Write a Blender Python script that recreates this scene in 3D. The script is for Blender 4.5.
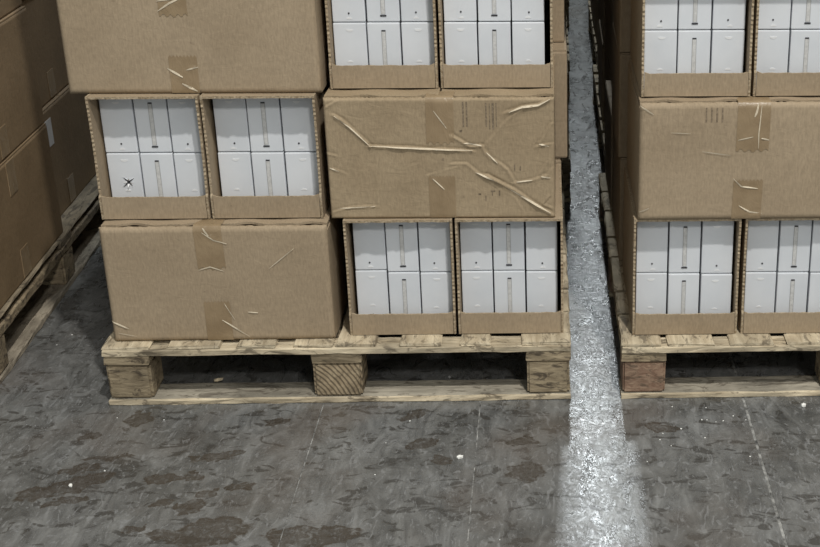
import bpy, bmesh, math, random
import numpy as np
from mathutils import Vector, Matrix

for o in list(bpy.data.objects): bpy.data.objects.remove(o)
SC = bpy.context.scene
COL = SC.collection

# ------------------------------------------------------------------ camera
def make_camera():
    yaw, pitch, roll = 0.0338, 0.3946, 0.0029
    f, px, py = 1342.75, 590.53, 275.0
    fw = Vector((math.sin(yaw)*math.cos(pitch), math.cos(yaw)*math.cos(pitch), -math.sin(pitch)))
    r = Vector((math.cos(yaw), -math.sin(yaw), 0)); u = r.cross(fw)
    r2 = r*math.cos(roll)+u*math.sin(roll); u2 = -r*math.sin(roll)+u*math.cos(roll)
    cam = bpy.data.cameras.new('camera'); co = bpy.data.objects.new('camera', cam); COL.objects.link(co)
    m = Matrix((r2, u2, -fw)).transposed().to_4x4(); m.translation = Vector((0.9547, -2.6137, 1.3851))
    co.matrix_world = m
    cam.sensor_fit = 'HORIZONTAL'; cam.sensor_width = 36; cam.lens = f/820*36
    cam.shift_x = (410-px)/820; cam.shift_y = (py-273.5)/820
    cam.clip_start = 0.05; cam.clip_end = 100
    SC.camera = co
make_camera()

# ------------------------------------------------------------------ world and lamps
W = bpy.data.worlds.new('warehouse_ambient'); SC.world = W; W.use_nodes = True
W.node_tree.nodes['Background'].inputs[0].default_value = (0.95, 1.0, 0.99, 1)
W.node_tree.nodes['Background'].inputs[1].default_value = 0.44

def area_lamp(name, loc, target, size, energy, col):
    l = bpy.data.lights.new(name, 'AREA'); l.shape = 'SQUARE'; l.size = size; l.energy = energy; l.color = col
    o = bpy.data.objects.new(name, l); COL.objects.link(o); o.location = loc
    o.rotation_euler = (Vector(target)-Vector(loc)).to_track_quat('-Z', 'Y').to_euler()
    return o
# high-bay lamp over the front aisle (ahead and to the right of the stacks)
area_lamp('high_bay_lamp', (1.95, -2.9, 6.4), (0.7, 0, 0.3), 0.16, 310, (1.0, 0.97, 0.92))
# the next lamp of the same row, farther out
area_lamp('high_bay_lamp_far', (3.2, -7.5, 6.0), (0.7, 0, 0.3), 0.7, 220, (1.0, 0.97, 0.92))
# high-bay lamp over the aisle behind the rows, in line with the gap
area_lamp('high_bay_lamp_rear', (1.17, 8.4, 6.0), (1.06, -0.3, 0), 0.35, 340, (0.90, 0.97, 1.0))

SC.view_settings.view_transform = 'Standard'; SC.view_settings.look = 'None'
SC.view_settings.gamma = 1.0; SC.view_settings.use_curve_mapping = False
SC.view_settings.exposure = 0.0

# ------------------------------------------------------------------ materials
class NT:
    def __init__(s, name):
        s.m = bpy.data.materials.new(name); s.m.use_nodes = True
        s.t = s.m.node_tree; s.b = s.t.nodes['Principled BSDF']
    def n(s, typ, **kw):
        nd = s.t.nodes.new(typ)
        for k, v in kw.items():
            if k.startswith('i_'): nd.inputs[int(k[2:]) if k[2:].isdigit() else k[2:].replace('_', ' ')].default_value = v
            else: setattr(nd, k, v)
        return nd
    def l(s, a, b): s.t.links.new(a, b)
    def coords(s, scale=(1,1,1), rot=(0,0,0), which='Object', rand=True):
        tc = s.n('ShaderNodeTexCoord'); mp = s.n('ShaderNodeMapping')
        mp.inputs['Scale'].default_value = scale; mp.inputs['Rotation'].default_value = rot
        s.l(tc.outputs[which], mp.inputs[0])
        if rand:
            oi = s.n('ShaderNodeObjectInfo'); mm = s.n('ShaderNodeMath', operation='MULTIPLY'); mm.inputs[1].default_value = 37.0
            s.l(oi.outputs['Random'], mm.inputs[0]); s.l(mm.outputs[0], mp.inputs['Location'])
        return mp.outputs[0]
    def noise(s, co, scale, detail=4, rough=0.55, dist=0.0):
        nd = s.n('ShaderNodeTexNoise'); nd.inputs['Scale'].default_value = scale; nd.inputs['Detail'].default_value = detail
        nd.inputs['Roughness'].default_value = rough; nd.inputs['Distortion'].default_value = dist
        s.l(co, nd.inputs['Vector']); return nd.outputs[0]
    def ramp(s, fac, stops):
        nd = s.n('ShaderNodeValToRGB'); e = nd.color_ramp.elements
        while len(e) < len(stops): e.new(0.5)
        for el, (p, c) in zip(e, stops):
            el.position = p; el.color = (c if len(c) == 4 else (*c, 1)) if not isinstance(c, (int, float)) else (c, c, c, 1)
        s.l(fac, nd.inputs[0]); return nd.outputs[0]
    def mix(s, fac, a, b, blend='MIX'):
        nd = s.n('ShaderNodeMix', data_type='RGBA', blend_type=blend)
        for inp, v in ((0, fac), (6, a), (7, b)):
            if hasattr(v, 'links'): s.l(v, nd.inputs[inp])
            elif isinstance(v, tuple): nd.inputs[inp].default_value = (*v, 1)
            else: nd.inputs[inp].default_value = v
        return nd.outputs[2]
    def math(s, op, a, b=0.0):
        nd = s.n('ShaderNodeMath', operation=op)
        for i, v in enumerate((a, b)):
            if hasattr(v, 'links'): s.l(v, nd.inputs[i])
            else: nd.inputs[i].default_value = v
        return nd.outputs[0]
    def bump(s, h, strength, dist):
        nd = s.n('ShaderNodeBump'); nd.inputs['Strength'].default_value = strength; nd.inputs['Distance'].default_value = dist
        s.l(h, nd.inputs['Height']); s.l(nd.outputs[0], s.b.inputs['Normal'])
    def fin(s, col, rough=0.7, spec=0.3):
        if hasattr(col, 'links'): s.l(col, s.b.inputs['Base Color'])
        else: s.b.inputs['Base Color'].default_value = (*col, 1)
        if hasattr(rough, 'links'): s.l(rough, s.b.inputs['Roughness'])
        else: s.b.inputs['Roughness'].default_value = rough
        s.b.inputs['Specular IOR Level'].default_value = spec
        return s.m

def m_cardboard(name, base, dark, amp=1.0):
    t = NT(name); co = t.coords()
    fib = t.noise(t.coords((1, 1, 0.28)), 260, 3)
    big = t.noise(co, 7, 4)
    c = t.ramp(big, [(0.3, dark), (0.68, base)])
    fibc = t.ramp(fib, [(0.3, 0.84), (0.7, 1.06)])
    c = t.mix(1.0, c, fibc, 'MULTIPLY')
    spk = t.ramp(t.noise(co, 55, 2), [(0.73, 0.0), (0.78, 1.0)])
    c = t.mix(t.math('MULTIPLY', spk, 0.25), c, (0.08, 0.055, 0.035))
    wr = t.noise(t.coords((1, 1, 1.8)), 24, 5, 0.6, 1.2)
    h = t.math('ADD', t.math('MULTIPLY', wr, 1.0), t.math('MULTIPLY', fib, 0.12))
    t.bump(h, 0.16*amp, 0.006)
    return t.fin(c, 0.72, 0.25)
CARD = m_cardboard('cardboard', (0.37, 0.289, 0.196), (0.32, 0.247, 0.164))
CARD_WORN = m_cardboard('cardboard_worn', (0.37, 0.288, 0.187), (0.30, 0.228, 0.144), 1.6)
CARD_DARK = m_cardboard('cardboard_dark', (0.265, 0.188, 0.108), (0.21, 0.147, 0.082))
def m_edge():
    t = NT('corrugated_edge'); co = t.coords()
    c = t.ramp(t.noise(co, 180, 3), [(0.35, (0.24, 0.18, 0.115)), (0.6, (0.40, 0.325, 0.225))])
    t.bump(t.noise(co, 200, 2), 0.6, 0.004)
    return t.fin(c, 0.85, 0.15)
EDGE = m_edge()
def m_tape():
    t = NT('parcel_tape'); co = t.coords()
    c = t.ramp(t.noise(co, 20, 3), [(0.35, (0.245, 0.176, 0.102)), (0.65, (0.295, 0.217, 0.130))])
    wr = t.noise(t.coords((1, 1, 0.5)), 38, 4, 0.6, 2.0)
    t.bump(wr, 0.25, 0.006)
    return t.fin(c, 0.34, 0.5)
TAPE = m_tape()
def m_white():
    t = NT('white_carton_board'); co = t.coords()
    c = t.ramp(t.noise(co, 9, 4), [(0.3, (0.605, 0.633, 0.668)), (0.7, (0.685, 0.708, 0.738))])
    t.bump(t.noise(t.coords((1, 1, 0.4)), 14, 3), 0.12, 0.006)
    return t.fin(c, 0.5, 0.4)
WHITE = m_white()
def m_plain(name, col, rough=0.6, spec=0.3, var=0.15, sc=40):
    t = NT(name); co = t.coords()
    c = t.ramp(t.noise(co, sc, 3), [(0.3, tuple(v*(1-var) for v in col)), (0.7, tuple(min(1, v*(1+var)) for v in col))])
    return t.fin(c, rough, spec)
STRIP = m_plain('grey_closure_strip', (0.56, 0.56, 0.55), 0.4, 0.5, 0.14, 160)
GROOVE = m_plain('strip_edge_grey', (0.36, 0.36, 0.36))
INK = m_plain('black_slot', (0.035, 0.035, 0.04))
PALE = m_plain('embossed_white', (0.74, 0.75, 0.76), 0.35, 0.5, 0.05)
PRINT = m_plain('faded_ink', (0.21, 0.165, 0.115), 0.8, 0.1, 0.4, 200)
HIGHLIGHT = m_plain('painted_highlight', (0.58, 0.50, 0.375), 0.6, 0.3, 0.12, 200)  # light tone for the shine painted on wrinkled tape and folds
PAPER = m_plain('white_paper_label', (0.62, 0.62, 0.62), 0.6, 0.2, 0.06)
CRUMB = m_plain('pale_crumb', (0.8, 0.8, 0.76), 0.7, 0.2, 0.1)
CHIP = m_plain('wood_chip', (0.62, 0.52, 0.36), 0.8, 0.2, 0.2, 100)

def m_wood(name, scale, light, dark, rough=0.75, crack=0.5, ring=False, gs=45):
    t = NT(name); co = t.coords(scale)
    g = t.noise(co, gs, 6, 0.66, 0.8)
    c = t.ramp(g, [(0.3, dark), (0.62, light)])
    big = t.noise(t.coords(), 9, 4)
    c = t.mix(1.0, c, t.ramp(big, [(0.32, 0.6), (0.62, 1.08)]), 'MULTIPLY')
    if ring:
        wv = t.n('ShaderNodeTexWave', wave_type='RINGS', rings_direction='Y')
        wv.inputs['Scale'].default_value = 34; wv.inputs['Distortion'].default_value = 2.5; wv.inputs['Detail'].default_value = 3
        mp = t.n('ShaderNodeMapping'); mp.inputs['Location'].default_value = (0.07, 0, 0.05)
        tc = t.n('ShaderNodeTexCoord'); t.l(tc.outputs['Object'], mp.inputs[0]); t.l(mp.outputs[0], wv.inputs[0])
        c = t.mix(1.0, c, t.ramp(wv.outputs['Fac'], [(0.1, 0.42), (0.6, 1.05)]), 'MULTIPLY')
    kn = t.ramp(t.noise(t.coords(tuple(v*0.7+0.3 for v in scale)), 34, 5, 0.7, 1.5), [(0.535, 0.0), (0.60, 1.0)])
    c = t.mix(t.math('MULTIPLY', kn, crack), c, (0.07, 0.055, 0.04))
    t.bump(g, 0.5, 0.006)
    return t.fin(c, rough, 0.2)
LT, DK = (0.64, 0.55, 0.395), (0.35, 0.28, 0.185)
WOOD_X = m_wood('pale_pine_crosswise', (0.14, 1, 1), LT, DK, crack=0.65)
WOOD_Y = m_wood('pale_pine_lengthwise', (1, 0.14, 1), LT, DK, crack=0.6)
BLOCK = m_wood('rough_pine_block', (0.22, 0.5, 1), (0.40, 0.325, 0.215), (0.165, 0.125, 0.08), crack=0.85, gs=75)
ENDGRAIN = m_wood('end_grain_block', (0.8, 0.3, 0.8), (0.37, 0.295, 0.195), (0.25, 0.19, 0.12), crack=0.4, ring=True)
BLOCK_RED = m_wood('reddish_chip_block', (0.5, 0.4, 1), (0.33, 0.23, 0.16), (0.17, 0.095, 0.065), crack=0.6, gs=90)
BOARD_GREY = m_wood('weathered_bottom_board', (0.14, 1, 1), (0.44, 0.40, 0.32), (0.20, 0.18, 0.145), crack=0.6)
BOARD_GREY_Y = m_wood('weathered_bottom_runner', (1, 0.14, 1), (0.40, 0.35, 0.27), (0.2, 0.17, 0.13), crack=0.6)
DARK_PINE = m_wood('dark_pine_crosswise', (0.14, 1, 1), (0.33, 0.275, 0.195), (0.15, 0.12, 0.085), crack=0.7)  # darker pine for the pallets of the left stack
DARK_Y = m_wood('dark_pine_lengthwise', (1, 0.14, 1), (0.36, 0.30, 0.21), (0.16, 0.13, 0.09), crack=0.7)

# stains: (x, y, half length, half width, angle) in metres on the floor
STAINS = [
    (-0.012, -0.348, 0.052, 0.024, 0.25), (0.040, -0.315, 0.050, 0.020, 0.55), (0.028, -0.385, 0.036, 0.012, 0.35),
    (0.020, -0.270, 0.035, 0.012, 0.30), (0.062, -0.222, 0.045, 0.009, 0.20), (-0.001, -0.135, 0.020, 0.014, 0.7),
    (0.197, -0.307, 0.034, 0.016, 0.1), (0.245, -0.300, 0.022, 0.012, 0.0), (0.262, -0.226, 0.032, 0.010, 0.15), (0.302, -0.222, 0.026, 0.014, 0.35),
    (0.272, -0.412, 0.024, 0.020, 0.8), (0.215, -0.395, 0.020, 0.012, 0.9), (0.292, -0.365, 0.020, 0.010, 0.5),
    (0.330, -0.500, 0.060, 0.038, 0.3), (0.262, -0.505, 0.045, 0.012, 0.1), (0.350, -0.345, 0.020, 0.010, 0.0),
    (0.190, -0.487, 0.018, 0.011, 0.2), (0.520, -0.515, 0.075, 0.028, 0.0), (0.480, -0.540, 0.030, 0.040, 0.0),
    (0.080, -0.060, 0.022, 0.030, -0.3), (0.375, -0.080, 0.022, 0.012, 0.0), (0.690, -0.185, 0.030, 0.014, 0.5), (0.735, -0.255, 0.016, 0.022, 0.2),
    (0.905, -0.300, 0.035, 0.028, 0.4), (0.660, -0.060, 0.030, 0.012, 0.6), (1.190, -0.130, 0.030, 0.016, -0.4), (0.895, -0.180, 0.028, 0.016, 0.1),
]
def m_floor():
    t = NT('worn_concrete_floor')
    tc = t.n('ShaderNodeTexCoord'); P = tc.outputs['Object']
    def mp(scale, rot=0.0):
        m = t.n('ShaderNodeMapping'); m.inputs['Scale'].default_value = scale; m.inputs['Rotation'].default_value = (0, 0, rot)
        t.l(P, m.inputs[0]); return m.outputs[0]
    n1 = t.noise(mp((1, 1, 1)), 5.0, 5, 0.55, 0.8)
    c = t.ramp(n1, [(0.32, (0.090, 0.091, 0.087)), (0.5, (0.128, 0.129, 0.125)), (0.68, (0.160, 0.163, 0.161))])
    n2 = t.noise(mp((1.0, 0.38, 1), -0.9), 17, 5, 0.6, 2.2)            # diagonal smears
    c = t.mix(1.0, c, t.ramp(n2, [(0.30, 0.62), (0.5, 1.0), (0.70, 1.45)]), 'MULTIPLY')
    n3 = t.noise(mp((0.6, 1.0, 1), 0.25), 27, 4, 0.55, 1.3)            # dark scuffs
    c = t.mix(t.ramp(n3, [(0.565, 0.0), (0.62, 0.8)]), c, (0.046, 0.044, 0.040))
    n4 = t.noise(mp((1, 0.45, 1), -0.7), 42, 4, 0.6, 2.8)              # pale scratches
    c = t.mix(t.ramp(n4, [(0.56, 0.0), (0.65, 0.55)]), c, (0.26, 0.265, 0.268))
    warm = t.ramp(t.noise(mp((1, 1, 1)), 3.1, 3), [(0.52, 0.0), (0.68, 0.4)])
    c = t.mix(warm, c, (0.115, 0.092, 0.074))
    # brown damp stains
    wob = t.n('ShaderNodeTexNoise'); wob.inputs['Scale'].default_value = 38; wob.inputs['Detail'].default_value = 5
    t.l(P, wob.inputs['Vector'])
    sub = t.n('ShaderNodeVectorMath', operation='SUBTRACT'); sub.inputs[1].default_value = (0.5, 0.5, 0.5); t.l(wob.outputs['Color'], sub.inputs[0])
    scl = t.n('ShaderNodeVectorMath', operation='SCALE'); scl.inputs['Scale'].default_value = 0.055; t.l(sub.outputs[0], scl.inputs[0])
    add = t.n('ShaderNodeVectorMath', operation='ADD'); t.l(P, add.inputs[0]); t.l(scl.outputs[0], add.inputs[1])
    mask = None
    for (x, y, a, b, ang) in STAINS:
        m = t.n('ShaderNodeMapping', vector_type='TEXTURE')
        m.inputs['Location'].default_value = (x, y, 0); m.inputs['Rotation'].default_value = (0, 0, ang); m.inputs['Scale'].default_value = (a*1.3, b*1.35, 1)
        t.l(add.outputs[0], m.inputs[0])
        g = t.n('ShaderNodeTexGradient', gradient_type='SPHERICAL'); t.l(m.outputs[0], g.inputs[0])
        mask = g.outputs['Fac'] if mask is None else t.math('MAXIMUM', mask, g.outputs['Fac'])
    sm = t.ramp(mask, [(0.04, 0.0), (0.13, 0.9), (0.5, 0.66), (0.9, 0.78)])
    brk = t.ramp(t.noise(mp((1, 1, 1)), 70, 3, 0.6, 1.0), [(0.36, 0.35), (0.5, 1.0)])
    sm = t.math('MULTIPLY', sm, brk)
    c = t.mix(sm, c, (0.047, 0.037, 0.027))
    hgt = t.math('ADD', t.noise(mp((1, 0.7, 1), 0.4), 60, 4, 0.6, 2.4), t.math('MULTIPLY', n3, 0.6))
    t.bump(hgt, 0.38, 0.004)
    rough = t.ramp(n2, [(0.3, 0.22), (0.7, 0.40)])
    return t.fin(c, rough, 0.65)
FLOOR = m_floor()
JOINT = m_plain('joint_filler', (0.23, 0.23, 0.22), 0.9, 0.1, 0.75, 60)

# ------------------------------------------------------------------ helpers
def link(name, me, mats, parent=None):
    o = bpy.data.objects.new(name, me); COL.objects.link(o)
    if not me.materials:
        for m in (mats if isinstance(mats, (list, tuple)) else [mats]): me.materials.append(m)
    if parent is not None: o.parent = parent
    return o
def mesh(name, V, F, smooth=False, mi=None):
    me = bpy.data.meshes.new(name); me.from_pydata([tuple(map(float, v)) for v in V], [], F)
    me.update()
    if smooth: me.polygons.foreach_set('use_smooth', [True]*len(F) if smooth is True else smooth)
    if mi: me.polygons.foreach_set('material_index', mi)
    return me
def thing(name, label, cat, loc, rz=0.0, group=None):
    o = bpy.data.objects.new(name, None); COL.objects.link(o); o.empty_display_size = 0.05
    o.location = loc; o.rotation_euler = (0, 0, rz); o['label'] = label; o['category'] = cat
    if group: o['group'] = group
    return o
def box_bm(bm, x0, x1, y0, y1, z0, z1):
    v = [bm.verts.new(p) for p in ((x0,y0,z0),(x1,y0,z0),(x1,y1,z0),(x0,y1,z0),(x0,y0,z1),(x1,y0,z1),(x1,y1,z1),(x0,y1,z1))]
    for f in ((3,2,1,0),(4,5,6,7),(0,1,5,4),(1,2,6,5),(2,3,7,6),(3,0,4,7)): bm.faces.new([v[i] for i in f])
def box_mesh(name, x0, x1, y0, y1, z0, z1, bev=0.0, seg=1):
    bm = bmesh.new(); box_bm(bm, x0, x1, y0, y1, z0, z1)
    if bev: bmesh.ops.bevel(bm, geom=bm.edges[:], offset=bev, segments=seg, affect='EDGES', profile=0.6)
    me = bpy.data.meshes.new(name); bm.to_mesh(me); bm.free(); return me
def board_mesh(name, L, Wd, T, axis, rng, seg=0.045, jit=0.0018):
    """rough-sawn plank from 0..L along axis, 0..Wd across, 0..T up; edges uneven"""
    n = max(2, int(L/seg)); V = []; F = []
    prof = [(0.0,0.002),(0.002,0),(Wd-0.002,0),(Wd,0.002),(Wd,T-0.003),(Wd-0.003,T),(0.003,T),(0.0,T-0.003)]
    for i in range(n+1):
        for (a, b) in prof:
            j = [rng.uniform(-jit, jit) for _ in range(3)]
            s = L*i/n + j[0]*0.8
            bb = min(max(b + j[2]*0.6, 0), T)
            V.append((s, a+j[1], bb) if axis == 'x' else (a+j[1], s, bb))
    k = len(prof)
    for i in range(n):
        for q in range(k):
            a, b = i*k+q, i*k+(q+1) % k
            F.append((a, b, b+k, a+k) if axis == 'y' else (a+k, b+k, b, a))
    F.append(tuple(range(k)) if axis == 'x' else tuple(range(k))[::-1])
    F.append(tuple(range(n*k, n*k+k))[::-1] if axis == 'x' else tuple(range(n*k, n*k+k)))
    me = mesh(name, V, F, False, [1 if (f < n*k and f % k == 5) else 0 for f in range(len(F))])
    bm = bmesh.new(); bm.from_mesh(me); bmesh.ops.recalc_face_normals(bm, faces=bm.faces[:]); bm.to_mesh(me); bm.free()
    return me

def smooth_noise(seed, nfreq=9, fmin=4, fmax=26):
    r = random.Random(seed); terms = []
    for i in range(nfreq):
        f = r.uniform(fmin, fmax); a = r.uniform(0, 2*math.pi)
        terms.append((f*math.cos(a), f*math.sin(a), r.uniform(0, 6.28), 1.0/(f**0.9)))
    tot = sum(t[3] for t in terms)
    def fn(u, v): return sum(w*np.sin(fx*u+fy*v+p) for fx, fy, p, w in terms)/tot
    return fn
def crease_field(creases, seed):
    rng = random.Random(seed+500); lines = []
    for pts, amp, wid in creases:           # break long straight runs into slightly wandering ones
        q = [pts[0]]
        for a, b in zip(pts[:-1], pts[1:]):
            n = max(1, int(math.hypot(b[0]-a[0], b[1]-a[1])/0.016))
            for k in range(1, n+1):
                f = k/n; jt = 0.0016 if k < n else 0.0
                q.append((a[0]+(b[0]-a[0])*f+rng.uniform(-jt, jt), a[1]+(b[1]-a[1])*f+rng.uniform(-jt, jt)))
        lines.append((q, amp*0.8, wid*0.40, [rng.uniform(0.55, 1.25) for _ in q]))
    def fn(u, v):
        d = np.zeros_like(u)
        for pts, amp, wid, hs in lines:
            best = np.full_like(u, 1e9); side = np.zeros_like(u); hh = np.zeros_like(u)
            for k in range(len(pts)-1):
                (ax, az), (bx, bz) = pts[k], pts[k+1]
                ex, ez = bx-ax, bz-az; L2 = ex*ex+ez*ez+1e-12
                tt = np.clip(((u-ax)*ex+(v-az)*ez)/L2, 0, 1)
                r2 = (u-ax-tt*ex)**2+(v-az-tt*ez)**2; m = r2 < best
                best = np.where(m, r2, best); hh = np.where(m, hs[k]+(hs[k+1]-hs[k])*tt, hh)
                side = np.where(m, np.sign(ex*(v-az)-ez*(u-ax)), side)
            r = np.sqrt(best); up = side*np.sign(pts[-1][0]-pts[0][0]+1e-9) > 0     # steep above, long slope below
            d += amp*hh*np.where(up, np.exp(-r/(wid*0.8)), np.exp(-r/(wid*2.2)))
            d -= amp*hh*0.5*np.where(up, np.exp(-((r-wid*2.2)/(wid*1.5))**2), 0)
        return d
    return fn

def front_fn(w, h, seed, dent, creases, rad=0.006):
    ns = smooth_noise(seed); ns2 = smooth_noise(seed+77, 10, 30, 90); cf = crease_field(creases, seed) if creases else None
    def fn(u, v):
        """y offset of the front panel (negative is outwards)"""
        e = np.minimum(np.minimum(u, w-u), np.minimum(v, h-v)); inner = np.clip(e/0.04, 0, 1)
        d = -dent*ns(u, v)*inner - 0.12*dent*ns2(u, v)*inner
        if cf is not None: d = d - cf(u, v)
        ed = np.clip(1-e/rad, 0, 1); d = d + rad*(1-np.sqrt(np.maximum(0, 1-ed**2)))
        return d
    return fn

def closed_carton(label, x0, x1, y0, depth, z0, h, tapes=(), creases=(), dent=0.0035, seed=1, res=0.006, mat=None, rz=0.0,
                  group=None, flap=True, prints=(), glints=(), name='carton', lift=0.0):
    w = x1-x0; mat = mat or CARD; h = h-0.003
    root = thing(name, label, 'carton', ((x0+x1)/2, y0, z0), rz, group)
    ff = front_fn(w, h, seed, dent, creases)
    nx = max(6, int(w/res)); nz = max(6, int(h/res))
    us = np.linspace(0, w, nx+1); vs = np.linspace(0, h, nz+1)
    U, Vv = np.meshgrid(us, vs); D = ff(U, Vv)
    rng = random.Random(seed*13+5)
    # slightly ragged upper rim
    rim = np.array([rng.uniform(-0.0012, 0.0008) for _ in us])
    Z = Vv.copy(); Z[-1] += rim
    V = np.stack([U-w/2, D, Z], -1).reshape(-1, 3).tolist()
    n1 = nx+1; idx = lambda i, j: j*n1+i
    F = []; sm = []
    for j in range(nz):
        for i in range(nx): F.append((idx(i,j), idx(i+1,j), idx(i+1,j+1), idx(i,j+1))); sm.append(True)
    def add(v): V.append(v); return len(V)-1
    low = h-0.013
    # rim top strip -> groove -> top -> back
    r1 = [add((u-w/2, 0.009, h+rim[i])) for i, u in enumerate(us)]
    r2 = [add((u-w/2, 0.0095, low)) for u in us]
    r3 = [add((u-w/2, depth, low)) for u in us]
    bt = [add((u-w/2, depth, 0)) for u in us]
    top = [idx(i, nz) for i in range(n1)]; bot = [idx(i, 0) for i in range(n1)]
    for A, B in ((top, r1), (r1, r2), (r2, r3), (r3, bt), (bt, bot)):
        for i in range(nx): F.append((A[i], A[i+1], B[i+1], B[i])); sm.append(False)
    left = [idx(0, j) for j in range(nz+1)]; right = [idx(nx, j) for j in range(nz+1)]
    F.append(tuple(left + [r1[0], r2[0], r3[0], bt[0]])); sm.append(False)
    F.append(tuple([bt[-1], r3[-1], r2[-1], r1[-1]] + right[::-1])); sm.append(False)
    link('body', mesh('carton_body', V, F, sm), mat, root)
    if flap:
        # two top flaps meeting along the middle, with torn front edges
        for s in (0, 1):
            a, b = (-w/2+0.001, -0.002) if s == 0 else (0.002, w/2-0.001)
            n = max(8, int((b-a)/0.008)); VV = []; FF = []
            base = 0.019
            for i in range(n+1):
                x = a+(b-a)*i/n
                yy = base + 0.007*math.sin(i*0.55+seed) * math.sin(i*0.21+2*seed) + rng.uniform(-0.001, 0.001)
                zz = h+0.001 + 0.0012*math.sin(i*0.4+seed*1.7)
                VV += [(x, yy, zz), (x, depth, h-0.0005), (x, depth, low+0.001), (x, yy, zz-0.005)]
            for i in range(n):
                p = i*4
                for q in range(4): FF.append((p+q, p+(q+1) % 4, p+4+(q+1) % 4, p+4+q))
            FF.append((0,1,2,3)); FF.append((n*4+3, n*4+2, n*4+1, n*4))
            me = mesh('top_flap', VV, FF); bm = bmesh.new(); bm.from_mesh(me); bmesh.ops.recalc_face_normals(bm, faces=bm.faces[:]); bm.to_mesh(me); bm.free()
            link('top_flap', me, mat, root)
    for (xc, wt, va, vb, lean, cut) in tapes:       # va..vb along the height, cut: 'top'/'bottom' ragged end
        n, m = 16, max(8, int((vb-va)/0.005)); VV = []; FF = []
        for j in range(m+1):
            for i in range(n+1):
                v = va+(vb-va)*j/m; u = xc-wt/2+wt*i/n + lean*(v-va)
                if j == 0 and cut == 'bottom': v += 0.004*(1 if (i//2) % 2 else -1)*0.6 + 0.005*abs(i/n-0.5)
                if j == m and cut == 'top': v += 0.0025*(1 if i % 2 else -1)
                d = float(ff(np.array([u]), np.array([min(max(v, 0.0), h)]))[0])
                VV.append((u-w/2, d-0.0009, v))
        for j in range(m):
            for i in range(n): p = j*(n+1)+i; FF.append((p, p+1, p+n+2, p+n+1))
        if cut == 'bottom':                          # folds over the rim on to the flaps
            p0 = m*(n+1); prev = [p0+i for i in range(n+1)]
            for (yy, zz) in ((0.004, h+0.002), (0.014, h+0.0022), (0.05, h+0.0012)):
                cur = []
                for i in range(n+1):
                    VV.append((VV[p0+i][0], yy, zz+lift)); cur.append(len(VV)-1)
                for i in range(n): FF.append((prev[i], prev[i+1], cur[i+1], cur[i]))
                prev = cur
        link('tape', mesh('tape', VV, FF, True), TAPE, root)
    for (u0, u1, v0, v1) in prints:
        n, m = 2, max(3, int((v1-v0)/0.006)); VV = []; FF = []
        for j in range(m+1):
            for i in range(n+1):
                u = u0+(u1-u0)*i/n; v = v0+(v1-v0)*j/m
                VV.append((u-w/2, float(ff(np.array([u]), np.array([v]))[0])-0.0007, v))
        for j in range(m):
            for i in range(n): p = j*(n+1)+i; FF.append((p, p+1, p+n+2, p+n+1))
        link('printed_mark', mesh('printed_mark', VV, FF), PRINT, root)
    for pts, wd in glints:                       # pale ribbons painting the highlight on tape wrinkles and creases
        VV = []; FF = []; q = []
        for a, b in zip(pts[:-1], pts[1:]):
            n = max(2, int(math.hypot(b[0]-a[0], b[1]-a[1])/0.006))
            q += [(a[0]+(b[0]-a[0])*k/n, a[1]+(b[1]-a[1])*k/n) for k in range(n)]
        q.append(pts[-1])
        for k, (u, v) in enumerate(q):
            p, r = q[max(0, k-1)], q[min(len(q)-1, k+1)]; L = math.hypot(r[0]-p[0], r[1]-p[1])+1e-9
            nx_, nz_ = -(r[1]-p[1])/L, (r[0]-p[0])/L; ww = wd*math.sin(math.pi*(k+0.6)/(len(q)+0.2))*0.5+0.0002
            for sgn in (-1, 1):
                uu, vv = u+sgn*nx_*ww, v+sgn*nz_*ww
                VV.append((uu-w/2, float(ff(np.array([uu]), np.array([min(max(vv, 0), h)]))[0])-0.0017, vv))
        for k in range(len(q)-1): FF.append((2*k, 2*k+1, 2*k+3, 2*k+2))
        link('highlight_line', mesh('highlight_line', VV, FF), HIGHLIGHT, root)
    return root

SIMPLE = {}

def simple_carton(label, x0, x1, y0, depth, z0, h, mat, rz=0.0, group=None, parts=True, seed=0):
    """carton seen only from the side or far along the rows: rounded body, top flaps and a tape strip"""
    w = x1-x0; key = (round(w, 3), round(depth, 3), round(h, 3), mat.name)
    if key not in SIMPLE:
        b = box_mesh('carton_body', -w/2, w/2, 0, depth, 0, h-0.005, 0.005, 2)
        f1 = box_mesh('top_flap', -w/2+0.002, w/2-0.002, 0.003, depth/2-0.002, h-0.005, h-0.001)
        f2 = box_mesh('top_flap', -w/2+0.002, w/2-0.002, depth/2+0.002, depth-0.003, h-0.005, h-0.001)
        SIMPLE[key] = (b, f1, f2)
    b, f1, f2 = SIMPLE[key]
    root = thing('carton', label, 'carton', ((x0+x1)/2, y0, z0), rz, group)
    link('body', b, mat, root)
    link('top_flap', f1, mat, root); link('top_flap', f2, mat, root)
    return root

def extrude_poly(name, poly, axis_fn, t):
    """poly: list of 2d points; axis_fn(p, s) -> 3d, s in (0, t)"""
    n = len(poly); V = [axis_fn(p, 0) for p in poly]+[axis_fn(p, t) for p in poly]
    F = [tuple(range(n)), tuple(range(2*n-1, n-1, -1))]; mi = [0, 0]
    for i in range(n): F.append((i, i+n, (i+1) % n+n, (i+1) % n)); mi.append(1)
    me = mesh(name, V, F, False, mi)
    bm = bmesh.new(); bm.from_mesh(me); bmesh.ops.recalc_face_normals(bm, faces=bm.faces[:]); bm.to_mesh(me); bm.free()
    return me

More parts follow.
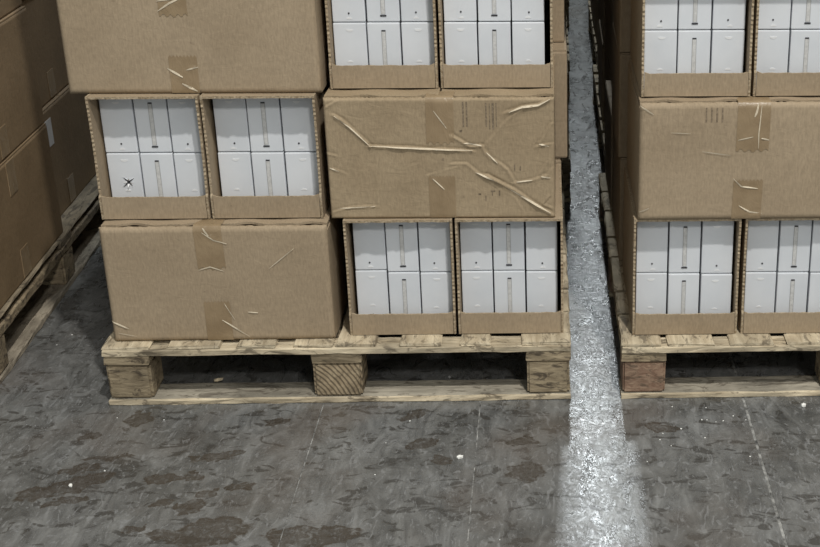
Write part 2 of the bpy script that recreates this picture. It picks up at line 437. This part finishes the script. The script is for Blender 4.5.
# ------------------------------------------------------------------ white boxes
WB, HB, DB = 0.0675, 0.123, 0.22
def half_disc(name, r, flip=False, t=0.0006):
    pts = [(r*math.cos(a), (-1 if flip else 1)*r*0.7*math.sin(a)) for a in np.linspace(0, math.pi, 9)]
    return extrude_poly(name, pts, lambda p, s: (p[0], -s, p[1]), t)
WBM = {}
def white_meshes():
    WBM['body'] = box_mesh('white_box_body', -WB/2, WB/2, 0, DB, 0, HB, 0.0024, 2)
    WBM['strip'] = box_mesh('closure_strip', -0.0040, 0.0040, -0.0008, 0.0004, 0.016, HB-0.017)
    WBM['line'] = box_mesh('strip_edge', -0.0005, 0.0005, -0.0011, 0.0004, 0.016, HB-0.017)
    WBM['slot_hi'] = box_mesh('slot', -0.0042, 0.0042, -0.0014, 0.0004, HB-0.0178, HB-0.0148, 0.0004)
    WBM['slot_lo'] = box_mesh('slot', -0.0065, 0.0065, -0.0014, 0.0004, 0.011, 0.0142, 0.0004)
    bm = bmesh.new(); bmesh.ops.create_cone(bm, cap_ends=True, segments=12, radius1=0.0019, radius2=0.0019, depth=0.0014)
    bmesh.ops.rotate(bm, verts=bm.verts[:], matrix=Matrix.Rotation(math.pi/2, 3, 'X'))
    me = bpy.data.meshes.new('dot'); bm.to_mesh(me); bm.free(); WBM['dot'] = me
    WBM['notch'] = half_disc('thumb_tab', 0.0075, True)
    WBM['crescent'] = half_disc('thumb_tab', 0.006)
white_meshes()
def white_box(label, loc, rz, middle, lower, group, parent_rot=0.0, torn=False, seed=0):
    root = thing('white_box', label, 'box', loc, rz, group); rng = random.Random(seed)
    link('body', WBM['body'], WHITE, root)
    if middle:
        cs = link('closure_strip', WBM['strip'], STRIP, root)
        for s in (-1, 1): l = link('strip_edge', WBM['line'], GROOVE, cs); l.location.x = s*0.0040
        link('slot', WBM['slot_hi'], INK, cs); link('slot', WBM['slot_lo'], INK, cs)
    else:
        d = link('dot', WBM['dot'], INK, root); d.location = (rng.uniform(-0.003, 0.003), -0.0004, rng.uniform(0.0165, 0.021))
        n = link('thumb_tab', WBM['notch'], PALE, root); n.location = (rng.uniform(-0.003, 0.003), 0, HB-0.013)
        c = link('thumb_tab', WBM['crescent'], PALE, root); c.location = (rng.uniform(-0.003, 0.003), 0, 0.040 if lower else 0.006)
    if torn:
        # star-shaped puncture with lifted paper points
        pts = []
        for k in range(8):
            a = k*math.pi/4+0.65+rng.uniform(-0.15, 0.15); r = (0.0145 if k % 2 == 0 else 0.0032)*rng.uniform(0.75, 1.2)
            pts.append((r*math.cos(a), r*math.sin(a)))
        o = link('puncture', extrude_poly('puncture', pts, lambda p, s: (p[0], -s, p[1]), 0.0009), [INK, PALE], root); o.location = (0.006, 0, 0.060)
        for k in range(4):
            a = k*math.pi/2+0.65+math.pi/4
            V = [(0.0045*math.cos(a-0.6), -0.001, 0.0045*math.sin(a-0.6)), (0.0045*math.cos(a+0.6), -0.001, 0.0045*math.sin(a+0.6)), (0.011*math.cos(a), -0.007, 0.011*math.sin(a))]
            q = link('torn_flap', mesh('torn_flap', V+[(v[0], v[1]+0.0005, v[2]) for v in V], [(0,1,2),(5,4,3),(0,3,4,1),(1,4,5,2),(2,5,3,0)]), PALE, o)
    return root

# ------------------------------------------------------------------ open-front tray cartons
def open_tray(label, where, x0, x1, y0, depth, z0, h, seed, group, rz=0.0, side_a='aisle-side', side_b='gap-side', shift=0.0,
              white_back=0.045, lip=0.050, yawc=-0.035, torn=None, wobble=None):
    w = x1-x0; t = 0.0048; rng = random.Random(seed)
    root = thing('open_carton', label, 'carton', ((x0+x1)/2, y0, z0), rz, group)
    bm = bmesh.new(); box_bm(bm, -w/2+t, w/2-t, 0.006, depth, 0, t); box_bm(bm, -w/2+t, w/2-t, depth-t, depth, t, h-t)
    me = bpy.data.meshes.new('tray_body'); bm.to_mesh(me); bm.free(); link('body', me, CARD, root)
    for s in (-1, 1):
        poly = [(depth, h), (depth, 0), (0.002, 0), (0.0, lip)]
        n = int((h-lip)/0.0045)
        for i in range(1, n):
            f = i/n
            poly.append((0.004 + (0.0009 if i % 2 else -0.0003)+rng.uniform(-0.0008, 0.0008) + 0.004*math.sin(f*3.1), lip+(h-lip)*f))
        poly.append((0.004, h))
        xa = -w/2 if s < 0 else w/2-t
        link('side_wall', extrude_poly('side_wall', poly, lambda p, q, xa=xa: (xa+q, p[0], p[1]), t), [CARD, EDGE], root)
    # front lip, top edge slightly uneven
    n = 20; poly = [(w/2-t-0.001, 0.0015), (-w/2+t+0.001, 0.0015)]
    for i in range(n+1): poly.append((-w/2+t+0.001+(w-2*t-0.002)*i/n, lip-0.001+rng.uniform(-0.0006, 0.0006)+(0.0035 if i in (0, n) else 0)))
    link('front_lip', extrude_poly('front_lip', poly, lambda p, q: (p[0], q-0.0005, p[1]), t), [CARD, EDGE], root)
    # top panel with torn front edge
    n = 34; poly = [(w/2-t, depth), (-w/2+t, depth)]
    for i in range(n+1): poly.append((-w/2+t+(w-2*t)*i/n, 0.006+0.0008*math.sin(i*0.7+seed)+rng.uniform(-0.0012, 0.0012)))
    link('top_panel', extrude_poly('top_panel', poly, lambda p, q: (p[0], p[1], h-0.0005-q), 0.005), [CARD, EDGE], root)
    # contents: two rows of three white boxes, standing in the tray
    ca, sa = math.cos(rz), math.sin(rz)
    free = w-2*t-3*WB-0.009
    for row in (0, 1):
        for k in range(3):
            lx = -w/2+t+0.0015+free*(0.5+shift)+WB/2+k*(WB+0.003) + rng.uniform(-0.0006, 0.0006)
            ly = white_back + (lx)*math.tan(yawc) + (0.0 if row == 0 else 0.002) + rng.uniform(-0.001, 0.001)
            lz = t+0.0005+row*(HB+0.0018)
            if wobble: lz += wobble[k]*(1 if row == 0 else 1)
            X = (x0+x1)/2+lx*ca-ly*sa; Y = y0+lx*sa+ly*ca
            rown = 'lower' if row == 0 else 'upper'
            if k == 1: lab = f'white box with closure strip, {rown} row of {where}'
            else: lab = f'{side_a if k == 0 else side_b} plain white box, {rown} row of {where}'
            is_t = torn == (row, k)
            if is_t: lab = f'white box with star-shaped tear, {rown} row of {where}'
            white_box(lab, (X, Y, z0+lz), rz, k == 1, row == 0, 'white boxes in the open cartons', torn=is_t, seed=seed*10+row*3+k)
    return root

# ------------------------------------------------------------------ pallets
ZB, ZK, ZS, ZL, ZD = 0.014, 0.081, 0.022, 0.016, 0.007
def pallet(label, x0, y0, width, depth, seed, decks, rz=0.0, group=None, runners=False, cross=False, block_mats=None, bottom=None, lead=None, deck=None, split=()):
    root = thing('wooden_pallet', label, 'pallet', (x0, y0, 0), rz, group); rng = random.Random(seed)
    bx = [(0.0, 0.097), (width/2-0.058, width/2+0.050), (width-0.097, width)]
    by = [0.0, depth/2-0.05, depth-0.10]
    def put(me, mat, nm, loc): o = link(nm, me, mat, root); o.location = loc; return o
    z = 0.0
    if runners:
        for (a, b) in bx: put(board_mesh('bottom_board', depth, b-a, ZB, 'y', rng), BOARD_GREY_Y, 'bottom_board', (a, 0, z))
    else:
        for i, y in enumerate(by): put(board_mesh('bottom_board', width, 0.078, ZB, 'x', rng), [WOOD_X, bottom or BOARD_GREY], 'bottom_board', (0, y + (0.022 if i == 2 else 0.011*i), z))
    z += ZB
    for i, (a, b) in enumerate(bx):
        for j, y in enumerate(by):
            bm = bmesh.new(); box_bm(bm, 0, b-a-0.004, 0, 0.092, 0, ZK)
            bmesh.ops.bevel(bm, geom=[e for e in bm.edges], offset=0.005, segments=2, affect='EDGES')
            for v in bm.verts: v.co += Vector((rng.uniform(-.001,.001), rng.uniform(-.001,.001), 0))
            me = bpy.data.meshes.new('block'); bm.to_mesh(me); bm.free()
            put(me, (block_mats[i] if block_mats else BLOCK), 'block', (a+0.002, y+0.004, z))
    z += ZK
    for (a, b) in bx: put(board_mesh('stringer', depth-0.006, b-a, ZS, 'y', rng), BLOCK, 'stringer', (a, 0.003, z))
    z += ZS
    if cross:            # deck of short boards lying across, gaps between them
        n = 8
        for i in range(n): put(board_mesh('deck_board', width, 0.118, ZL+ZD, 'x', rng), WOOD_X, 'deck_board', (0, (depth-0.118)*i/(n-1), z))
        return root
    for i, y in enumerate(by): put(board_mesh('lead_board', width, (0.052, 0.10, 0.052)[i], ZL, 'x', rng), lead or WOOD_X, 'lead_board', (0, y + (0.048 if i == 2 else 0), z))
    z += ZL
    for i, (a, b) in enumerate(decks):
        cuts = [0.002, 0.17, 0.30, 0.52, 0.66, 0.86, 1.02, depth-0.002] if i in split else [0.002, depth-0.002]
        for c0, c1 in zip(cuts[:-1], cuts[1:]):
            put(board_mesh('deck_board', c1-c0-(0.014 if i in split else 0), b-a, ZD, 'y', rng), deck or WOOD_Y, 'deck_board', (a, c0, z))
    return root
T = ZB+ZK+ZS+ZL+ZD      # 0.140
H = 0.264

# ------------------------------------------------------------------ floor
fl = link('floor', box_mesh('floor', -8, 8, -8, 14, -0.05, -0.0012), JOINT); fl['kind'] = 'structure'
edges = [-8, 0.462, 0.803, 1.380, 8]; gapw = [0.0, 0.0024, 0.0024, 0.006, 0.0]
for i in range(4):
    me = box_mesh('floor_slab', edges[i]+gapw[i]/2, edges[i+1]-gapw[i+1]/2, -8, 14, -0.0012, 0.0)
    link('floor_slab', me, FLOOR, fl)

wl = link('wall_back', box_mesh('wall_back', -8, 8, 14.0, 14.2, -0.004, 7.0), m_plain('painted_wall', (0.4, 0.41, 0.4), 0.8, 0.2, 0.1, 2)); wl['kind'] = 'structure'

# ------------------------------------------------------------------ centre pallet
DECK_C = [(0.0, 0.100), (0.137, 0.249), (0.286, 0.368), (0.405, 0.490), (0.497, 0.583), (0.634, 0.722), (0.763, 0.828), (0.895, 1.0)]
pallet('pale wooden pallet carrying the stack with the heavily creased carton', 0, 0, 1.0, 1.2, 11, DECK_C, block_mats=[BLOCK, ENDGRAIN, BLOCK], split=(7,))

G_T = 'open-front cartons of white boxes'
# tier 1
closed_carton('flat brown carton on the bottom tier resting on the pale pallet', 0.021, 0.492, 0.027, 0.385, T, H,
    tapes=[(0.226, 0.058, 0.168, 0.2605, -0.03, 'bottom'), (0.227, 0.055, 0.002, 0.092, 0.0, 'top')],
    creases=[([(0.335, 0.165), (0.36, 0.19), (0.405, 0.215)], 0.0022, 0.004), ([(0.0, 0.05), (0.03, 0.035), (0.05, 0.04)], 0.002, 0.003), ([(0.01, 0.025), (0.05, 0.015)], 0.0015, 0.003),
             ([(0.215, 0.262), (0.235, 0.235), (0.262, 0.225)], 0.0016, 0.0025), ([(0.235, 0.05), (0.29, 0.012)], 0.0013, 0.0025), ([(0.24, 0.09), (0.262, 0.055)], 0.001, 0.002), ([(0.29, 0.068), (0.31, 0.066)], 0.0012, 0.002)],
    glints=[([(0.215, 0.259), (0.226, 0.242)], 0.004), ([(0.212, 0.25), (0.235, 0.233), (0.262, 0.225)], 0.0028), ([(0.235, 0.05), (0.262, 0.030), (0.29, 0.010)], 0.003), ([(0.243, 0.088), (0.262, 0.05)], 0.0016),
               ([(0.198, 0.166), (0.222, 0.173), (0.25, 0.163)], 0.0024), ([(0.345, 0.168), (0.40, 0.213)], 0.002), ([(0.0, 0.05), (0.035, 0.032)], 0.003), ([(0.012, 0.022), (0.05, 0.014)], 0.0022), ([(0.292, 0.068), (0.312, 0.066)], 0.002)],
    seed=3, rz=0.003)
open_tray('open carton of white boxes, bottom tier of the centre stack, against the flat carton', 'the bottom tray beside the flat carton', 0.523, 0.752, 0.046, 0.385, T, H, 21, G_T, yawc=-0.06, shift=0.35, wobble=(0.003, 0.0, 0.0), rz=0.004)
open_tray('open carton of white boxes, bottom tier of the centre stack, beside the bright gap', "the centre stack's bottom tray by the gap", 0.758, 0.986, 0.046, 0.385, T, H, 22, G_T, shift=-0.4, yawc=-0.03)
# tier 2
z1 = T+H
open_tray('open carton of white boxes on the middle tier beside the dim aisle', 'the middle tray by the dim aisle', 0.017, 0.243, 0.069, 0.385, z1, H, 23, G_T, shift=0.2, yawc=-0.02, torn=(0, 0), white_back=0.052)
open_tray('open carton of white boxes on the middle tier against the creased carton', 'the middle tray beside the creased carton', 0.248, 0.480, 0.069, 0.385, z1, H, 24, G_T, yawc=-0.03, white_back=0.052)
def D(*pts):      # panel fractions -> metres
    return [(a*0.472, b*0.264) for a, b in pts]
closed_carton('heavily creased and dented brown carton with taped end, above the two bottom-tier trays', 0.498, 0.970, 0.059, 0.385, z1, H,
    tapes=[(0.236, 0.057, 0.165, 0.260, 0.012, 'bottom'), (0.236, 0.055, 0.002, 0.094, 0.0, 'top')],
    creases=[(D((0.04, 0.86), (0.11, 0.76), (0.19, 0.61)), 0.0045, 0.0045), (D((0.19, 0.605), (0.40, 0.585), (0.64, 0.565)), 0.0050, 0.0042),
             (D((0.55, 0.69), (0.63, 0.60), (0.68, 0.605)), 0.0045, 0.004), (D((0.70, 0.62), (0.78, 0.79), (0.86, 0.90)), 0.0022, 0.004),
             (D((0.79, 0.875), (0.86, 0.915), (0.93, 0.93), (0.985, 0.985)), 0.0050, 0.0042), (D((0.68, 0.60), (0.72, 0.50), (0.79, 0.41), (0.82, 0.31)), 0.0035, 0.004),
             (D((0.55, 0.46), (0.61, 0.46), (0.66, 0.38), (0.76, 0.30)), 0.0045, 0.004), (D((0.70, 0.36), (0.82, 0.24), (0.90, 0.13), (0.98, 0.04)), 0.0055, 0.0044),
             (D((0.82, 0.30), (0.90, 0.32), (0.96, 0.36)), 0.0028, 0.004), (D((0.93, 0.62), (0.96, 0.70), (0.985, 0.78)), 0.003, 0.003), (D((0.92, 0.60), (0.985, 0.62)), 0.003, 0.003),
             (D((0.93, 0.36), (0.965, 0.47)), 0.003, 0.003), (D((0.95, 0.33), (0.99, 0.42)), 0.002, 0.003), (D((0.97, 0.17), (0.945, 0.12), (0.985, 0.09)), 0.003, 0.003),
             (D((0.01, 0.06), (0.10, 0.10), (0.21, 0.105)), 0.0024, 0.003), (D((0.21, 0.12), (0.21, 0.55)), 0.0012, 0.003), (D((0.03, 0.42), (0.08, 0.38)), 0.003, 0.003),
             (D((0.0, 0.55), (0.04, 0.53)), 0.003, 0.003), (D((0.44, 0.37), (0.58, 0.44)), 0.0015, 0.003), (D((0.49, 0.90), (0.53, 0.75), (0.52, 0.66)), 0.0022, 0.003),
             (D((0.46, 0.34), (0.51, 0.25), (0.50, 0.10)), 0.0018, 0.003), (D((0.82, 0.18), (0.86, 0.05)), 0.0015, 0.003), (D((0.01, 0.92), (0.06, 0.97)), 0.003, 0.003)],
    prints=[(0.0, 0, 0, 0)][:0] + [(0.472*a, 0.472*b, 0.264*c, 0.264*d) for a, b, c, d in
            ((0.600, 0.607, 0.76, 0.96), (0.616, 0.622, 0.76, 0.96), (0.700, 0.706, 0.76, 0.95), (0.716, 0.720, 0.74, 0.95), (0.728, 0.737, 0.74, 0.95), (0.745, 0.749, 0.76, 0.95),
             (0.585, 0.597, 0.72, 0.735), (0.66, 0.672, 0.20, 0.212), (0.69, 0.695, 0.15, 0.19), (0.715, 0.735, 0.225, 0.235), (0.72, 0.724, 0.19, 0.23), (0.75, 0.756, 0.19, 0.235), (0.82, 0.825, 0.40, 0.45), (0.845, 0.85, 0.40, 0.44), (0.505, 0.513, 0.49, 0.505))],
    glints=[(D((0.045, 0.855), (0.11, 0.76), (0.19, 0.612)), 0.0022), (D((0.19, 0.607), (0.40, 0.588), (0.64, 0.568)), 0.0022), (D((0.60, 0.63), (0.68, 0.608)), 0.0028), (D((0.80, 0.875), (0.86, 0.918), (0.93, 0.932), (0.98, 0.98)), 0.0032),
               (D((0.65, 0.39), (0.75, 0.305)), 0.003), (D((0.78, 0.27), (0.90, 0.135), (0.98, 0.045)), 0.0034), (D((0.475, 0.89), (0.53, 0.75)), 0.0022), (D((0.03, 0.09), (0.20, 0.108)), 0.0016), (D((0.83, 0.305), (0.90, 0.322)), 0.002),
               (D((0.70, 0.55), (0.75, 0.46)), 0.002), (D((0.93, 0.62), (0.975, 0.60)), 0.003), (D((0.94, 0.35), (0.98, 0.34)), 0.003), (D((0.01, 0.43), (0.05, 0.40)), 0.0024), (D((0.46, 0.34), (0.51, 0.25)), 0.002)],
    dent=0.007, seed=9, mat=CARD_WORN, rz=-0.010, res=0.0024)
# tier 3
z2 = T+2*H
closed_carton('large flat brown carton with painted highlights on its tape, top tier above the middle trays', -0.021, 0.492, 0.093, 0.385, z2, H,
    tapes=[(0.238, 0.057, 0.002, 0.078, 0.0, 'top'), (0.230, 0.057, 0.160, 0.260, 0.0, 'bottom')],
    creases=[([(0.205, 0.050), (0.235, 0.035), (0.25, 0.012)], 0.0018, 0.0025), ([(0.24, 0.05), (0.262, 0.056)], 0.0018, 0.0022), ([(0.188, 0.168), (0.215, 0.185), (0.245, 0.192)], 0.0018, 0.0025), ([(0.21, 0.17), (0.24, 0.188)], 0.0014, 0.002),
             ([(0.09, 0.11), (0.13, 0.108)], 0.001, 0.003)],
    glints=[([(0.205, 0.054), (0.235, 0.035)], 0.004), ([(0.232, 0.022), (0.262, 0.006)], 0.0045), ([(0.243, 0.05), (0.268, 0.056)], 0.003), ([(0.200, 0.170), (0.225, 0.186), (0.252, 0.198)], 0.0036), ([(0.200, 0.190), (0.245, 0.197)], 0.003)],
    seed=5, rz=-0.006)
open_tray('open carton of white boxes on the top tier against the large flat carton', 'the top tray beside the taped top carton', 0.506, 0.729, 0.125, 0.385, z2, H, 25, G_T, yawc=0.0)
open_tray('open carton of white boxes, top tier of the centre stack, beside the gap', "the centre stack's top tray by the gap", 0.735, 0.968, 0.125, 0.385, z2, H, 26, G_T, shift=-0.35, yawc=0.0)

G_UP = 'unseen cartons on the upper tiers'  # tiers above the view, added to block light into aisle and gap
for tier in (3, 4, 5):
    for k in (0, 1):
        simple_carton(f'plain carton, {("", "", "", "fourth", "fifth", "sixth")[tier]} tier at the front of the centre stack on the {("aisle", "gap")[k]} side', 0.0+0.49*k, 0.482+0.49*k, 0.145, 0.385, T+tier*H, H, CARD, group=G_UP)
TN = ('bottom', 'second', 'third', 'fourth', 'fifth', 'sixth'); RN = ('first', 'second', 'third')
rngc = random.Random(44)
for row in (1, 2):
    for tier in range(6):  # tiers above the third are unseen, stacked up to block light
        j = (0.016, 0.031, 0.026, 0.03, 0.03, 0.03)[tier] - (0.012 if row == 2 else 0)
        for k in (0, 1):
            simple_carton(f'plain carton, {TN[tier]} tier, {RN[row]} row of the centre stack on the {("aisle", "gap")[k]} side', 0.006+0.488*k+j, 0.484+0.488*k+j, 0.160+row*0.388 if tier > 1 else 0.085+row*0.388, 0.365, T+tier*H, H, CARD,
                          rz=rngc.uniform(-0.006, 0.006), group='cartons in the back rows of the centre stack')

# ------------------------------------------------------------------ right pallet
XR = 1.112
DECK_R = [(0.0, 0.085), (0.10, 0.20), (0.235, 0.33), (0.36, 0.45), (0.49, 0.58), (0.61, 0.71), (0.74, 0.86), (0.90, 1.0)]
pallet('weathered wooden pallet with a reddish chipped corner block beside the bright gap', XR, 0, 1.0, 1.2, 12, DECK_R, block_mats=[BLOCK_RED, BLOCK, BLOCK], rz=0.004, split=(0,)).scale.z = 0.94
TR = T*0.94+0.0003; R1, R2 = 0.4005, 0.6575
ZR = [TR, R1, R2, R2+H, R2+2*H, R2+3*H]; HR = [R1-TR, R2-R1, H, H, H, H]
A, B = 'gap-side', 'inner-side'
open_tray('open carton of white boxes, bottom tier of the weathered-pallet stack, beside the bright gap', 'the bottom tray at the weathered-pallet corner', 1.137, 1.366, 0.048, 0.385, TR, HR[0]-0.0005, 31, G_T, side_a=A, side_b=B, shift=-0.1, yawc=-0.07, white_back=0.038)
open_tray('open carton of white boxes, bottom tier of the weathered-pallet stack, second from the gap', 'the second bottom tray on the weathered pallet', 1.375, 1.606, 0.048, 0.385, TR, HR[0]-0.0005, 32, G_T, side_a=A, side_b=B, yawc=-0.04, white_back=0.038)
closed_carton('smooth brown carton with split tape on the middle tier of the weathered-pallet stack', 1.145, 1.617, 0.046, 0.385, R1, HR[1],
    tapes=[(0.234, 0.068, 0.152, 0.2525, 0.012, 'bottom'), (0.228, 0.062, 0.002, 0.088, 0.02, 'top')],
    creases=[([(0.0, 0.25), (0.03, 0.235)], 0.003, 0.003), ([(0.005, 0.235), (0.015, 0.245)], 0.002, 0.003), ([(0.13, 0.155), (0.19, 0.145)], 0.0015, 0.003), ([(0.065, 0.195), (0.105, 0.193)], 0.0012, 0.0028),
             ([(0.246, 0.262), (0.246, 0.20), (0.255, 0.16)], 0.0018, 0.003), ([(0.205, 0.18), (0.235, 0.188)], 0.0018, 0.0025), ([(0.20, 0.09), (0.225, 0.072), (0.25, 0.07)], 0.002, 0.0025), ([(0.215, 0.03), (0.235, 0.015), (0.26, 0.012)], 0.002, 0.0025),
             ([(0.0, 0.02), (0.02, 0.03)], 0.003, 0.003), ([(0.115, 0.125), (0.14, 0.12)], 0.001, 0.003)],
    prints=[(0.135+0.011*i, 0.138+0.011*i, 0.215, 0.245) for i in range(4)],
    glints=[([(0.243, 0.252), (0.240, 0.235), (0.236, 0.225)], 0.004), ([(0.250, 0.25), (0.246, 0.19), (0.247, 0.158)], 0.0022), ([(0.204, 0.176), (0.235, 0.183)], 0.0026), ([(0.252, 0.18), (0.268, 0.176)], 0.003),
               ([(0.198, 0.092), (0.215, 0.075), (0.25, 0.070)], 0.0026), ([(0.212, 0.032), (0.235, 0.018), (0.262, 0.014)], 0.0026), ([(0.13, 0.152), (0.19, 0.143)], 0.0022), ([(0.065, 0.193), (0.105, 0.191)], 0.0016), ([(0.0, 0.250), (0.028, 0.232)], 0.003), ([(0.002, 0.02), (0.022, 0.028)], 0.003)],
    seed=14, rz=0.004)
open_tray('open carton of white boxes, top tier of the weathered-pallet stack, beside the bright gap', 'the gap-side tray above the split-tape carton', 1.150, 1.376, 0.085, 0.385, R2, H, 33, G_T, side_a=A, side_b=B, shift=-0.3, yawc=0.0)
open_tray('open carton of white boxes, top tier of the weathered-pallet stack, second from the gap', 'the second tray above the split-tape carton', 1.382, 1.608, 0.085, 0.385, R2, H, 34, G_T, side_a=A, side_b=B, yawc=0.0)
for tier in range(6):  # tiers over the third are out of view, added as light blockers
    if tier >= 3:
        simple_carton(f'plain carton, {TN[tier]} tier at the front of the weathered-pallet stack beside the gap', 1.140, 1.622, 0.085, 0.372, ZR[tier], HR[tier], CARD, group=G_UP)
    simple_carton(f'plain carton, {TN[tier]} tier at the weathered pallet end away from the gap', 1.630, 2.105, 0.055, 0.385, ZR[tier], HR[tier], CARD, group='cartons away from the gap')
rngr = random.Random(45)
for row in (1, 2):
    for tier in range(6):
        j = rngr.uniform(-0.012, 0.010)
        simple_carton(f'plain carton, {TN[tier]} tier, {RN[row]} row of the weathered-pallet stack beside the gap', 1.136+j, 1.616+j, 0.095+row*0.388, 0.365, ZR[tier], HR[tier], CARD,
                      rz=rngr.uniform(-0.006, 0.006), group='cartons in the back rows of the weathered-pallet stack')

# ------------------------------------------------------------------ rows behind, along the gap
DECK_F = [(0.0, 0.10), (0.14, 0.24), (0.29, 0.38), (0.45, 0.55), (0.62, 0.71), (0.76, 0.86), (0.90, 1.0)]
rngf = random.Random(46)
for k in range(1, 4):
    y0 = 0.03+1.265*k
    xa = 1.004+0.0165*y0; xb = 1.110+0.0175*y0
    pallet(f'wooden pallet, {RN[k-1]} behind the centre stack along the bright gap', xa-1.0, y0, 1.0, 1.2, 50+k, DECK_F, group='pallets farther along the gap', cross=True)
    pallet(f'wooden pallet, {RN[k-1]} behind the weathered-pallet stack along the bright gap', xb, y0, 1.0, 1.2, 60+k, DECK_F, group='pallets farther along the gap', cross=True)
    for row in range(3):
        for tier in range(6):  # high tiers unseen, added to shade the gap
            j = rngf.uniform(-0.012, 0.018)
            simple_carton(f'plain carton, {TN[tier]} tier, {RN[row]} row, {RN[k-1]} pallet behind the centre stack, gap side', xa-0.500+j, xa-0.020+j, y0+0.015+row*0.39, 0.375, T+tier*H, H, CARD, rz=rngf.uniform(-0.01, 0.01), group='cartons lining the gap')
            if k == 1: simple_carton(f'plain carton, {TN[tier]} tier, {RN[row]} row, first pallet behind the centre stack, aisle side', xa-0.995, xa-0.515, y0+0.015+row*0.39, 0.375, T+tier*H, H, CARD, group='added hidden cartons lining the dim aisle')  # hidden column, added to keep rear lamp light out of the aisle
            j = rngf.uniform(-0.010, 0.010)
            simple_carton(f'plain carton, {TN[tier]} tier, {RN[row]} row, {RN[k-1]} pallet behind the weathered-pallet stack', xb+0.012+j, xb+0.492+j, y0+0.015+row*0.39, 0.375, T+tier*H, H, CARD, rz=rngf.uniform(-0.01, 0.01), group='cartons lining the gap')

# ------------------------------------------------------------------ left stack across the dim aisle
RL = 0.0437
LC = Vector((-0.272, 0.09, 0)); LR = Matrix.Rotation(RL, 3, 'Z')
def left_xy(lx, ly):       # metres from the pallet corner at the aisle, in the turned frame of the left stack
    p = LC + LR @ Vector((lx, ly, 0)); return p.x, p.y
px_, py_ = left_xy(-1.0, 0)
pallet('wooden pallet with long bottom runners across the dim aisle', px_, py_, 1.0, 1.2, 71, DECK_F, rz=RL, runners=True, lead=DARK_PINE, deck=DARK_Y)
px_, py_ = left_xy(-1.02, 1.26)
pallet('wooden pallet farther down the dim aisle', px_, py_, 1.0, 1.2, 72, DECK_F, rz=RL, runners=True, lead=DARK_PINE, deck=DARK_Y)
HL = 0.295
def left_carton(label, lx_right, w, ly, d, tier, group=None, turn=0.0):
    cx, cy = left_xy(lx_right-w/2, ly)
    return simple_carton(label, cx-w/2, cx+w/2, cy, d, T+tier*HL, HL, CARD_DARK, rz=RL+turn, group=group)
TIER = ('bottom', 'second', 'third', 'fourth', 'fifth', 'sixth')
for tier in range(6):  # upper tiers out of view, added to darken the aisle
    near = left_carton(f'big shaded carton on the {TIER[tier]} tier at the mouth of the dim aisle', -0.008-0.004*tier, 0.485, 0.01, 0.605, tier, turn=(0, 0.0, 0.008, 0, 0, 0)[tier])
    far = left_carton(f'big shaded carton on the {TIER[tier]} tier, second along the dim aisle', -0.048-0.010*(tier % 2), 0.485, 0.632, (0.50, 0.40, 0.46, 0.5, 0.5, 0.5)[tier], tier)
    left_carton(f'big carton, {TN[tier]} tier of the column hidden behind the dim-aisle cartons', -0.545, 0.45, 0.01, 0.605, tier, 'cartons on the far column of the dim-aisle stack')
    for q in (0, 1):
        left_carton(f'big carton, {TN[tier]} tier, {RN[q]} row on the pallet farther down the dim aisle', -0.03-0.01*((tier+q) % 2), 0.485, 1.28+q*0.6, 0.58, tier, 'cartons farther down the dim aisle')
    hw = 0.485/2
    # tape strips over the aisle-side faces
    for (o, d) in ((near, 0.605), (far, 0.42)):
        for (za, zb) in ((0.006, 0.075), (HL-0.085, HL-0.006)) if o is near else ((0.006, 0.075),):
            link('tape', box_mesh('tape', hw-0.0005, hw+0.0012, d*0.46, d*0.46+0.055, za, zb), TAPE, o)
    if tier == 0:
        link('paper_label', box_mesh('paper_label', hw-0.0005, hw+0.0012, 0.066, 0.135, 0.195, 0.265), PAPER, far)

# ------------------------------------------------------------------ crumbs and chips on the floor
def lump(name, label, cat, x, y, sx, sy, sz, seed, mat, z=0.0, group=None, rz=0.0):
    rng = random.Random(seed); bm = bmesh.new(); bmesh.ops.create_icosphere(bm, subdivisions=1, radius=1.0)
    for v in bm.verts:
        v.co *= rng.uniform(0.8, 1.15); v.co.z = max(v.co.z, -0.55)
        v.co = Vector((v.co.x*sx, v.co.y*sy, (v.co.z+0.55)*sz))
    me = bpy.data.meshes.new(name); bm.to_mesh(me); bm.free()
    o = link(name, me, mat); o.location = (x, y, z); o.rotation_euler = (0, 0, rz); o['label'] = label; o['category'] = cat
    if group: o['group'] = group
    return o
lump('packing_scrap', 'small white packing scrap on the floor in front of the pale pallet', 'scrap', 0.771, -0.244, 0.008, 0.005, 0.005, 1, CRUMB, rz=0.2)
lump('packing_scrap', 'white crumb lying on the large brown floor stain', 'scrap', 0.022, -0.331, 0.004, 0.006, 0.004, 2, CRUMB)
lump('packing_scrap', 'round white crumb on the floor at the front of the weathered pallet', 'scrap', 1.505, -0.045, 0.006, 0.006, 0.006, 3, CRUMB)
lump('wood_chip', 'pale wood chip lying on the bottom board of the pale pallet', 'chip', 0.217, 0.085, 0.013, 0.005, 0.005, 4, CHIP, z=ZB, rz=0.5)
CR = [(0.616,-0.179),(0.657,-0.087),(0.134,-0.068),(0.032,-0.056),(0.071,-0.275),(1.182,-0.182),(1.203,-0.208),(1.23,-0.137),(1.278,-0.099),(1.289,-0.1),(1.307,-0.109),(1.323,-0.105),
      (1.347,-0.084),(1.372,-0.102),(1.276,-0.177),(1.19,-0.157),(1.149,-0.27),(1.359,-0.256),(1.293,-0.046),(1.22,-0.039),(-0.216,0.311),(-0.198,0.366),(0.608,-0.305),(0.861,-0.539)]
for i, (x, y) in enumerate(CR):
    r = 0.0013+0.0010*((i*37) % 10)/10
    lump('crumb', 'tiny pale crumb scattered on the grey floor', 'crumb', x, y, r, r*0.9, r*0.7, 100+i, CRUMB, group='tiny crumbs on the floor')
